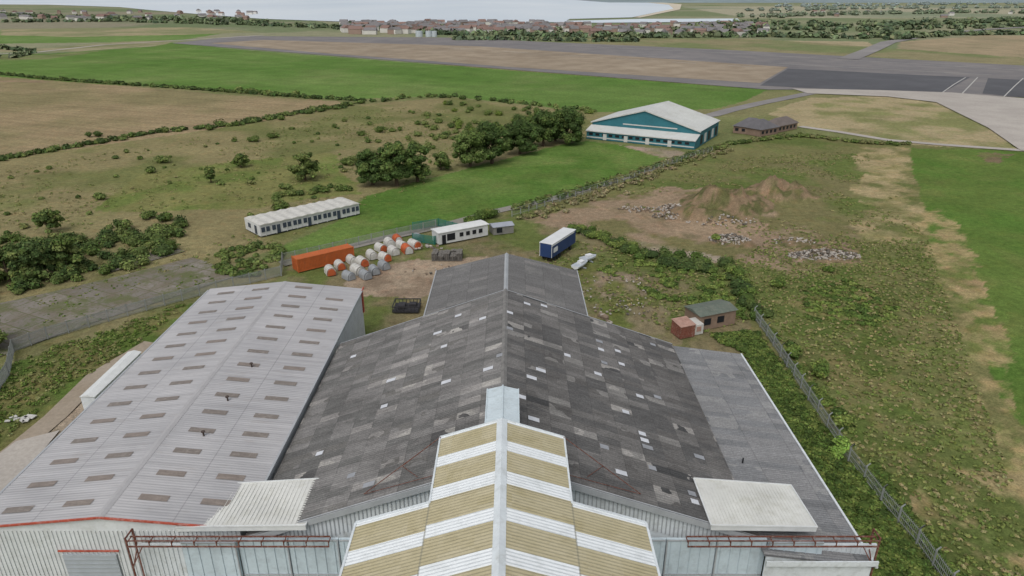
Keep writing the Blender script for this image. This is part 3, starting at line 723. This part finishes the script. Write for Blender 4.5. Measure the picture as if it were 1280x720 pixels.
for r in range(15):
    y=LY0+1.9+r*3.36
    for ci,xc in enumerate((-42.6,-37.4,-31.2,-25.9)):
        yy=y+(0,.15,.9,1.0)[ci]+random.uniform(-.06,.06)
        if yy>LY1-1.5: continue
        z=lambda x:(LZR-(LZR-LZE)*abs(x-LXR)/11.6)+.045
        m.poly([(xc-1.25,yy-.38,z(xc-1.25)),(xc+1.25,yy-.38,z(xc+1.25)),(xc+1.25,yy+.38,z(xc+1.25)),(xc-1.25,yy+.38,z(xc-1.25))],random.choice((0,0,1)))
m.done('rooflights',lw,[plain('dirty_rooflight',(122,114,107),.5,.25,.9,dirt=(152,145,138),stretch=(1,6,1)),plain('dirty_rooflight_b',(132,122,114),.5,.3,.8,dirt=(112,104,97),stretch=(1,6,1))])
m=MB()
for u,v in((315,460),(285,502),(255,546)):
    p=G(u,v,9.4); 
    fr_=lambda x,y,z,p=p:(p[0]+y,p[1]+z,p[2]+x)
    c8=lambda r:[(math.cos(a*.785)*r,math.sin(a*.785)*r) for a in range(8)]
    m.prism(c8(.09),-.3,.6,fr_); m.prism(c8(.2),.56,.68,fr_)
m.done('roof_vents',lw,plain('vent_dark',(76,66,60),.8,.3,2))

# ============================================================ OTHER BUILDINGS
def frame(A,B):
    A=Vector((A[0],A[1],0));B=Vector((B[0],B[1],0)); ex=(B-A).normalized(); ey=Vector((-ex.y,ex.x,0))
    return (lambda x,y,z:tuple(A+ex*x+ey*y+Vector((0,0,z)))),(B-A).length
# teal hangar
A=G2(733,173);B=G2(868,187); fr,L=frame(A,B); D=31
th=empty('teal_hangar'); teal=plain('teal_cladding',(52,108,118),.55,.15,.2); tw=plain('roof_offwhite',(190,191,187),.6,.1,.1,dirt=(174,174,166))
m=MB(); e=5.6; rz=11.2; D0=5.0
m.prism([(0,0),(0,e),(L/2,rz),(L,e),(L,0)],D0,D,lambda x,y,z:fr(y,x,z),0)
m.done('walls',th,teal)
m=MB()
for a,b in(((-.5,e-.1),(L/2,rz+.12)),((L/2,rz+.12),(L+.5,e-.1))):
    m.poly([fr(a[0],D0-.5,a[1]+.1),fr(b[0],D0-.5,b[1]+.1),fr(b[0],D+.5,b[1]+.1),fr(a[0],D+.5,a[1]+.1)])
    m.poly([fr(a[0],D0-.5,a[1]+.1),fr(b[0],D0-.5,b[1]+.1),fr(b[0],D0-.5,b[1]-.35),fr(a[0],D0-.5,a[1]-.35)])
for k in range(14):
    t=k/13
    y=D0+t*(D-D0)
    m.bar(fr(L/2,y,rz+.26),fr(L+.4,y,e+.08),.12)
m.poly([fr(-.3,-.4,3.1),fr(L+.3,-.4,3.1),fr(L+.3,D0-.05,4.5),fr(-.3,D0-.05,4.5)])
m.poly([fr(-.3,-.4,3.1),fr(L+.3,-.4,3.1),fr(L+.3,-.4,2.8),fr(-.3,-.4,2.8)])
m.done('roof',th,tw)
m=MB(); m.prism([(0,0),(D0-.1,0),(D0-.1,4.4),(0,3.0)],0,L,fr,0)
m.done('annex_walls',th,teal)
m=MB()
ant=math.atan2(B[1]-A[1],B[0]-A[0])
for k in range(15):
    x=1.2+k*(L-2)/15
    m.box(fr(x+.6,-.08,1.9),(1.5,.12,.8),ant,0)
m.box(fr(L/2,-.06,.75),(L-.4,.08,.4),ant,1)
for k in range(4): m.box(fr(L*(.18+.2*k),-.1,1.2),(1.4,.12,2.2),ant,1)
m.box(fr(L*.55,D0-.08,5.7),(L*.5,.1,.4),ant,1)
for k in range(5): m.box(fr(L+.04,D0+3+k*5,2.2),(.1,2.6,3.2),ant,1 if k%2 else 0)
m.done('windows_and_bands',th,[dark,tw])
# bungalows
def bung(name,A,B,D,e,rz,wm,rm,ov=.5,hip=True):
    fr,L=frame(A,B); o=empty(name); m=MB()
    m.prism([(0,0),(D,0),(D,e),(0,e)],0,L,fr); m.done('walls',o,wm)
    m=MB(); hp=D*.5 if hip else 0
    a,b,c,d=fr(-ov,-ov,e+.02),fr(L+ov,-ov,e+.02),fr(L+ov,D+ov,e+.02),fr(-ov,D+ov,e+.02); r1,r2=fr(hp-ov,D/2,rz),fr(L-hp+ov,D/2,rz)
    m.poly([a,b,r2,r1]);m.poly([c,d,r1,r2]);m.poly([b,c,r2]);m.poly([d,a,r1]);m.poly([a,d,c,b]); m.done('roof',o,rm)
    an=math.atan2(B[1]-A[1],B[0]-A[0]); m=MB()
    x=1.4
    while x<L-1: m.box(fr(x,-.04,e*.55),(1.3,.1,1.1),an); x+=2.6
    m.done('windows',o,dark)
brick=plain('brick_brown',(132,112,98),.9,.2,.5); tiles=plain('roof_tiles_dark',(98,96,98),.85,.2,.5)
bung('brick_bungalow',G2(916,166),G2(952,170),9,2.7,5.8,brick,tiles)
bung('brick_bungalow',G2(950,171),G2(972,167),9,2.6,5.6,brick,tiles)
bung('brick_bungalow',G2(972,166),G2(996,161),7,2.5,5.0,brick,plain('roof_tiles_brown',(106,98,94),.9,.2,.5))
# prefab cabins row
A=G2(326,297);B=G2(450,268); fr,L=frame(A,B); an=math.atan2(B[1]-A[1],B[0]-A[0]); D=7.6
pf=empty('prefab_cabin_block'); n=10; w=L/n; m=MB(); m2=MB(); m3=MB()
cw_=plain('cabin_white',(198,199,197),.7,.12,.6,dirt=(172,172,166)); cr_=plain('cabin_roof',(192,190,183),.8,.15,.7,dirt=(158,153,142))
for k in range(n):
    x0=k*w+.03;x1=(k+1)*w-.03
    m.prism([(0,.25),(D,.25),(D,2.75),(0,2.75)],x0,x1,fr)
    m.box(fr((x0+x1)/2,-.05,1.0),(.12,.1,1.8),an); 
    m2.prism([(x0-.02,2.76),(x1+.02,2.76),(x1+.02,2.86),((x0+x1)/2,3.05),(x0-.02,2.86)],-.25,D+.15,lambda x,y,z:fr(y,x,z))
    m3.box(fr(x0+w*.30,-.05,1.65),(.85,.12,1.1),an); 
    m3.box(fr(x0+w*.72,-.05,1.2),(.8,.12,1.9),an) if k%3==1 else m3.box(fr(x0+w*.74,-.05,1.65),(.8,.12,1.1),an)
m3.box(fr(-.03,2,1.4),(.12,1,1.9),an); m3.box(fr(-.03,5.2,1.7),(.12,1.2,1.0),an); m3.box(fr(L/2,D/2,.13),(L-.4,D-.5,.24),an)
m.done('cabins',pf,cw_); m2.done('roofs',pf,cr_); m3.done('windows_and_doors',pf,plain('cabin_window',(64,72,84),.25,.2,.7))
# long hut
A=G2(549,307);B=G2(610,295); fr,L=frame(A,B); an=math.atan2(B[1]-A[1],B[0]-A[0]); ht=empty('portable_office'); m=MB()
m.prism([(0,.2),(3.4,.2),(3.4,2.7),(0,2.7)],0,L,fr); m.done('body',ht,cw_)
m=MB(); m.prism([(-.2,2.71),(3.6,2.71),(3.6,2.85),(1.7,3.0),(-.2,2.85)],-.2,L+.2,fr); m.done('roof',ht,plain('white_roof',(206,207,204),.7,.1,1))
m=MB(); 
for k in range(4): m.box(fr(L*.45+k*1.6,-.05,1.6),(.9,.1,.9),an)
m.box(fr(1.2,-.05,1.2),(.9,.1,2.0),an); m.box(fr(L*.24,-.04,1.5),(L*.16,.06,1.5),an); m.done('windows',ht,dark)
bung('garden_shed',G2(617,294),G2(642,291),3.0,1.8,2.3,plain('shed_grey',(128,126,120),.8,.2,1),plain('shed_roof',(150,154,162),.7,.1,1),.2,False)
# container
A=G2(373,341);B=G2(443,324); fr,L=frame(A,B); an=math.atan2(B[1]-A[1],B[0]-A[0]); ct=empty('shipping_container')
org=plain('container_orange',(182,98,52),.6,.15,.8,dirt=(146,90,60)); m=MB()
m.prism([(0,.12),(2.5,.12),(2.5,2.7),(0,2.7)],0,L,fr)
k=0.3
while k<L-.2:
    m.box(fr(k,-.04,1.4),(.14,.09,2.2),an); m.box(fr(k,1.25,2.72),(.12,2.3,.05),an); k+=.32
for x in(.06,L-.06):
    for y in(.0,2.5): m.box(fr(x,y,1.42),(.2,.2,2.75),an)
m.box(fr(L/2,-.05,2.66),(L,.14,.16),an); m.box(fr(L/2,-.05,.2),(L,.14,.18),an)
for y in(.5,1.0,1.5,2.0): m.bar(fr(-.08,y,.3),fr(-.08,y,2.6),.06)
m.done('body',ct,org)
# box trailer
A=G2(690,329);B=G2(719,309); fr,L=frame(A,B); an=math.atan2(B[1]-A[1],B[0]-A[0]); tl_=empty('box_trailer')
m=MB(); m.prism([(0,1.1),(2.9,1.1),(2.9,3.9),(0,3.9)],0,L,fr,0); m.box(fr(L/2,1.45,3.96),(L+.1,3.0,.1),an,1)
m.box(fr(L/2,1.45,.9),(L-.4,1.2,.3),an,2); m.box(fr(L*.45,-.03,3.7),(L*.95,.05,.25),an,1); m.box(fr(-.03,1.45,2.4),(.06,2.5,2.6),an,0)
m.box(fr(1.5,-.03,2.5),(1.8,.05,1.0),an,1)
for x in(1.6,2.8,4.0,L-2): 
    for y in(.15,2.6):
        m.prism([(math.cos(i*.524)*.5,.5+math.sin(i*.524)*.5) for i in range(12)],y,y+.3,lambda a,b,c,x=x:fr(x+b,a,c),2)
m.bar(fr(-.05,.1,1.1),fr(-.05,.1,3.9),.1,1);m.bar(fr(-.05,2.8,1.1),fr(-.05,2.8,3.9),.1,1)
m.done('body',tl_,[plain('curtain_blue',(44,64,104),.5,.2,.6),plain('trailer_white',(206,207,206),.5,.1,.6),dark])
# arched shelters
pw=plain('pod_white',(190,188,182),.6,.15,1,dirt=(152,146,134)); po=plain('pod_orange',(182,92,54),.6,.2,1,dirt=(140,90,68)); pg=plain('pod_grey',(142,145,147),.6,.15,1)
def pod(u,v,kind,ang=.55,s=1.0):
    p=G(u,v); o=empty('arched_shelter'); ca,sa=math.cos(ang),math.sin(ang)
    fr=lambda x,y,z:(p[0]+x*ca-y*sa,p[1]+x*sa+y*ca,z)
    prof=[(-1.15*s,0)]+[(-1.15*s*math.cos(i*math.pi/10),(.75+1.25*math.sin(i*math.pi/10))*s) for i in range(11)]+[(1.15*s,0)]
    pr2=[(y*1.04,z*1.03) for y,z in prof]
    m=MB(); l=3.0*s
    m.prism(prof,-l/2,l/2,fr,0,1)
    for x in(-l/2,-l/6,l/6,l/2-.12): m.prism(pr2,x,x+.12,fr,0)
    m.prism([(y*.8,z*.85+.05) for y,z in prof],-l/2-.25,-l/2,fr,1); m.prism([(y*.8,z*.85+.05) for y,z in prof],l/2,l/2+.25,fr,1)
    m.prism([(-.4*s,.2),(.4*s,.2),(.4*s,1.5*s),(-.4*s,1.5*s)],-l/2-.3,-l/2-.24,fr,2)
    mats={'o':[pw,po,dark],'g':[pg,pg,pw],'w':[pw,pw,dark],'r':[po,pw,dark]}[kind]
    m.done('shell',o,mats)
for t in [(413,342,'o'),(425,335,'o'),(436,348,'g'),(447,341,'w'),(457,347,'g'),(440,328,'w'),(453,331,'o'),(468,341,'g'),(480,335,'g'),(465,322,'w'),(476,313,'o'),(487,307,'w'),(481,325,'o'),(497,302,'r'),(492,317,'w'),(509,315,'r'),(518,309,'o'),(502,309,'w'),(523,300,'g')]:
    pod(*t,ang=-.95+random.uniform(-.2,.2),s=random.uniform(.72,.84))
# pallet stack / cages
m=MB()
p=G(558,325)
for i in range(5):
    for j in range(3):
        for k in range(random.randint(4,6)): m.box((p[0]-2.4+i*1.25,p[1]+j*1.3,.1+k*.28),(1.15,1.15,.10),random.uniform(-.1,.1)); m.box((p[0]-2.4+i*1.25,p[1]+j*1.3,.2+k*.28),(.2,1.1,.12))
m.done('pallet_stack',None,plain('pallet_grey',(112,108,102),.9,.3,2))
# cage trailer
m=MB(); p=G(507,392); 
for x in(-2.2,2.2): m.bar((p[0]+x,p[1],1.2),(p[0]+x,p[1]+3.5,1.2),.15); 
for y in(0,3.5): m.bar((p[0]-2.2,p[1]+y,1.2),(p[0]+2.2,p[1]+y,1.2),.15)
for k in range(8): m.bar((p[0]-2.2+k*.63,p[1],.2),(p[0]-2.2+k*.63,p[1],1.2),.1); m.bar((p[0]-2.2+k*.63,p[1]+3.5,.2),(p[0]-2.2+k*.63,p[1]+3.5,1.2),.1)
m.box((p[0],p[1]+1.75,.3),(4.4,3.5,.3)); m.box((p[0]-.8,p[1]+1.5,.8),(1.2,1.6,.7)); m.box((p[0]+1,p[1]+2.2,.7),(1.2,1.2,.6))
m.done('scrap_skip',None,plain('skip_dark',(56,55,57),.8,.3,2))
# brick hut + rusty shed
A=G2(874,414);B=G2(918,405)
bung('brick_hut',A,B,4.2,2.6,3.1,plain('hut_brick',(132,112,96),.9,.2,1.2),plain('grey_green_felt',(98,106,96),.9,.25,.8,dirt=(118,116,106)),.25,False)
A=G2(850,424);B=G2(880,418); fr,L=frame(A,B); an=math.atan2(B[1]-A[1],B[0]-A[0]); rs=empty('rusty_shed'); m=MB()
m.prism([(0,0),(2.6,0),(2.6,2.3),(0,2.0)],0,L*.6,fr,0); m.prism([(.3,0),(2.6,0),(2.6,1.9),(.3,1.7)],L*.62,L,fr,1)
m.prism([(-.1,2.02),(2.7,2.32),(2.7,2.4),(-.1,2.1)],-.1,L*.61,fr,2)
for k in range(8): m.box(fr(.2+k*.24,-.03,1.0),(.05,.06,1.9),an,0)
m.box(fr(L*.8,.25,1.0),(.8,.1,.8),an,2)
m.done('body',rs,[plain('shed_rust',(126,78,64),.85,.3,1.5,dirt=(162,146,134)),pw,plain('shed_roof_w',(166,134,120),.8,.25,1,dirt=(140,92,76))])
# boats
def boat(u,v,ang,L=4.6):
    p=G(u,v); m=MB(); n=9; ca,sa=math.cos(ang),math.sin(ang)
    rings=[]
    for i in range(n):
        t=i/(n-1); w=.9*math.sqrt(max(.0,1-t**2.6))+.03; x=-L/2+t*L; kz=.15+.35*t*t
        pr=[(-w,.85+.2*t),(-w*.8,.4+kz*.5),(0,kz),(w*.8,.4+kz*.5),(w,.85+.2*t)]
        rings.append([(p[0]+x*ca-y*sa,p[1]+x*sa+y*ca,z) for y,z in pr])
    for r in rings: m.v+=r
    for i in range(n-1):
        for j in range(4): m.f.append([i*5+j,i*5+j+1,i*5+6+j,i*5+5+j]); m.mi.append(0)
        m.f.append([i*5+4,i*5,i*5+5,i*5+9]); m.mi.append(1)
    m.f.append([0,1,2,3,4]); m.mi.append(0)
    m.box((p[0],p[1],1.15),(1.3,1.0,.5),ang,0)
    m.box((p[0],p[1],.1),(2.6,.15,.2),ang+1.57,1); 
    m.done('small_boat',None,[plain('boat_white',(208,210,211),.4,.08,1),plain('boat_cover',(166,172,178),.6,.12,1)])
boat(726,334,.9,4.4); boat(736,326,.6,3.8)
# low white lean-to beside warehouse
bung('white_lean_to',G2(118,497,2.0),G2(176,441,2.0),1.8,2.1,2.4,white,plain('lean_white_roof',(204,206,204),.6,.1,1),.1,False)
p=G(22,525); m=MB()
for k in range(7): m.box((p[0]+random.uniform(-1.3,1.3),p[1]+random.uniform(-.7,.7),.15),(random.uniform(.5,1.4),random.uniform(.3,.9),.12),random.random()*3)
m.done('scrap_sheets',None,pw)
# ============================================================ FENCES
def fence(name,pts,h=2.2,step=3.0,mat=None,pale_=.3,pm=.04,rails=(.4,1.9),post=.14,crank=False):
    W=[Vector((*G2(u,v),0)) for u,v in pts]; m=MB()
    for a,b in zip(W[:-1],W[1:]):
        L=(b-a).length; n=max(1,round(L/step)); d=(b-a)/L
        for k in range(n+1):
            q=a+d*L*k/n; m.box((q.x,q.y,h/2),(post,post,h),math.atan2(d.y,d.x))
            if crank: m.bar((q.x,q.y,h),(q.x+.35,q.y,h+.35),post*.7)
        for r in rails: m.bar(a+Vector((0,0,r)),b+Vector((0,0,r)),.05)
        k=0
        while k<L: 
            q=a+d*k; m.box((q.x,q.y,h*.5),(pm,.03,h*.93),math.atan2(d.y,d.x)); k+=pale_
    return m.done(name,None,mat)
fg=plain('fence_grey',(140,143,140),.7,.15,1.0)
fence('perimeter_fence',[(942,398),(958,420),(975,446),(1010,500),(1060,576),(1100,628),(1145,680),(1210,770)],2.0,3,fg,.25,.03,(.4,1.0,1.7),.14,True)
fence('palisade_fence',[(-80,560),(0,488),(12,470),(18,440),(60,424),(160,395),(250,370),(352,345),(354,328)],2.2,3,fg,.16,.07,(.4,1.9),.14)
fence('palisade_fence',[(354,328),(400,318),(480,299),(545,285)],2.0,3,fg,.2,.05)
fence('palisade_fence',[(640,271),(700,252),(780,228),(840,206),(890,190)],1.6,3,fg,.5,.03)
gm=plain('green_mesh',(52,118,104),.6,.15,1)
fence('green_mesh_fence',[(516,302),(543,306),(575,290),(548,283),(516,288)],2.0,2.5,gm,.12,.06,(.3,1.0,1.9),.12)
# rubble piles
rb=[plain('rubble_light',(172,165,156),.95,.2,1),plain('rubble_brown',(132,116,100),.95,.2,1),plain('rubble_dark',(98,93,86),.95,.2,1)]
m=MB()
def rub(u,v,n,rx,ry,s0,s1,hz=.8):
    p=G(u,v)
    for k in range(n):
        a=random.random()*6.28;r=random.random()**.6
        m.box((p[0]+math.cos(a)*rx*r,p[1]+math.sin(a)*ry*r,.1+hz*(1-r)*random.random()*1.5),(random.uniform(s0,s1),random.uniform(s0,s1),random.uniform(s0,s1)*.6),random.random()*3,random.choice((0,0,1,2)),random.uniform(-.5,.5))
rub(1030,320,560,7.5,3.0,.15,.6,1.1);rub(912,300,300,4.5,3.5,.15,.6,1.0);rub(855,262,240,7,5,.15,.7,.8);rub(845,270,160,6,3,.15,.5,.5);rub(990,302,60,5,3,.15,.5,.3);rub(800,262,80,6,3,.15,.5,.3);rub(900,276,160,9,4,.15,.6,1.0)
m.done('rubble_heap',None,rb)
m=MB()
rub(770,360,50,8,6,.1,.4,.1);rub(690,345,30,7,4,.1,.4,.1);rub(780,385,40,6,3,.1,.45,.1);rub(560,340,20,10,4,.15,.5,.1);rub(530,310,20,4,2,.3,.7,.3);rub(755,402,8,1.5,3,.6,1.1,.1)
m.done('yard_debris',None,rb)

# ============================================================ LIGHT, WORLD, CAMERA
w=bpy.data.worlds.new('World'); sc.world=w; w.use_nodes=True; nt=w.node_tree
bgn=nt.nodes['Background']; sky=nt.nodes.new('ShaderNodeTexSky'); sky.sky_type='NISHITA'; sky.sun_disc=False
SE,SR=math.radians(55),math.radians(200); sky.sun_elevation=SE; sky.sun_rotation=SR; sky.dust_density=3; sky.air_density=1
hs=nt.nodes.new('ShaderNodeHueSaturation'); hs.inputs['Saturation'].default_value=.3
nt.links.new(sky.outputs[0],hs.inputs['Color']); nt.links.new(hs.outputs[0],bgn.inputs[0]); bgn.inputs[1].default_value=.15
sd=bpy.data.lights.new('sun','SUN'); sd.energy=1.1; sd.angle=math.radians(35); sd.color=(1,.98,.95)
so=bpy.data.objects.new('sun',sd); sc.collection.objects.link(so)
dr=Vector((math.sin(SR)*math.cos(SE),math.cos(SR)*math.cos(SE),math.sin(SE)))
so.rotation_euler=dr.to_track_quat('Z','Y').to_euler()
cd=bpy.data.cameras.new('camera'); cd.sensor_width=36; cd.lens=36*F/1280; cd.clip_end=100000; cd.clip_start=.5
co=bpy.data.objects.new('camera',cd); sc.collection.objects.link(co); co.location=(0,0,H); co.rotation_euler=(math.radians(90)-PT,0,0)
sc.camera=co
sc.view_settings.view_transform='Standard'; sc.view_settings.look='None'; sc.view_settings.exposure=0
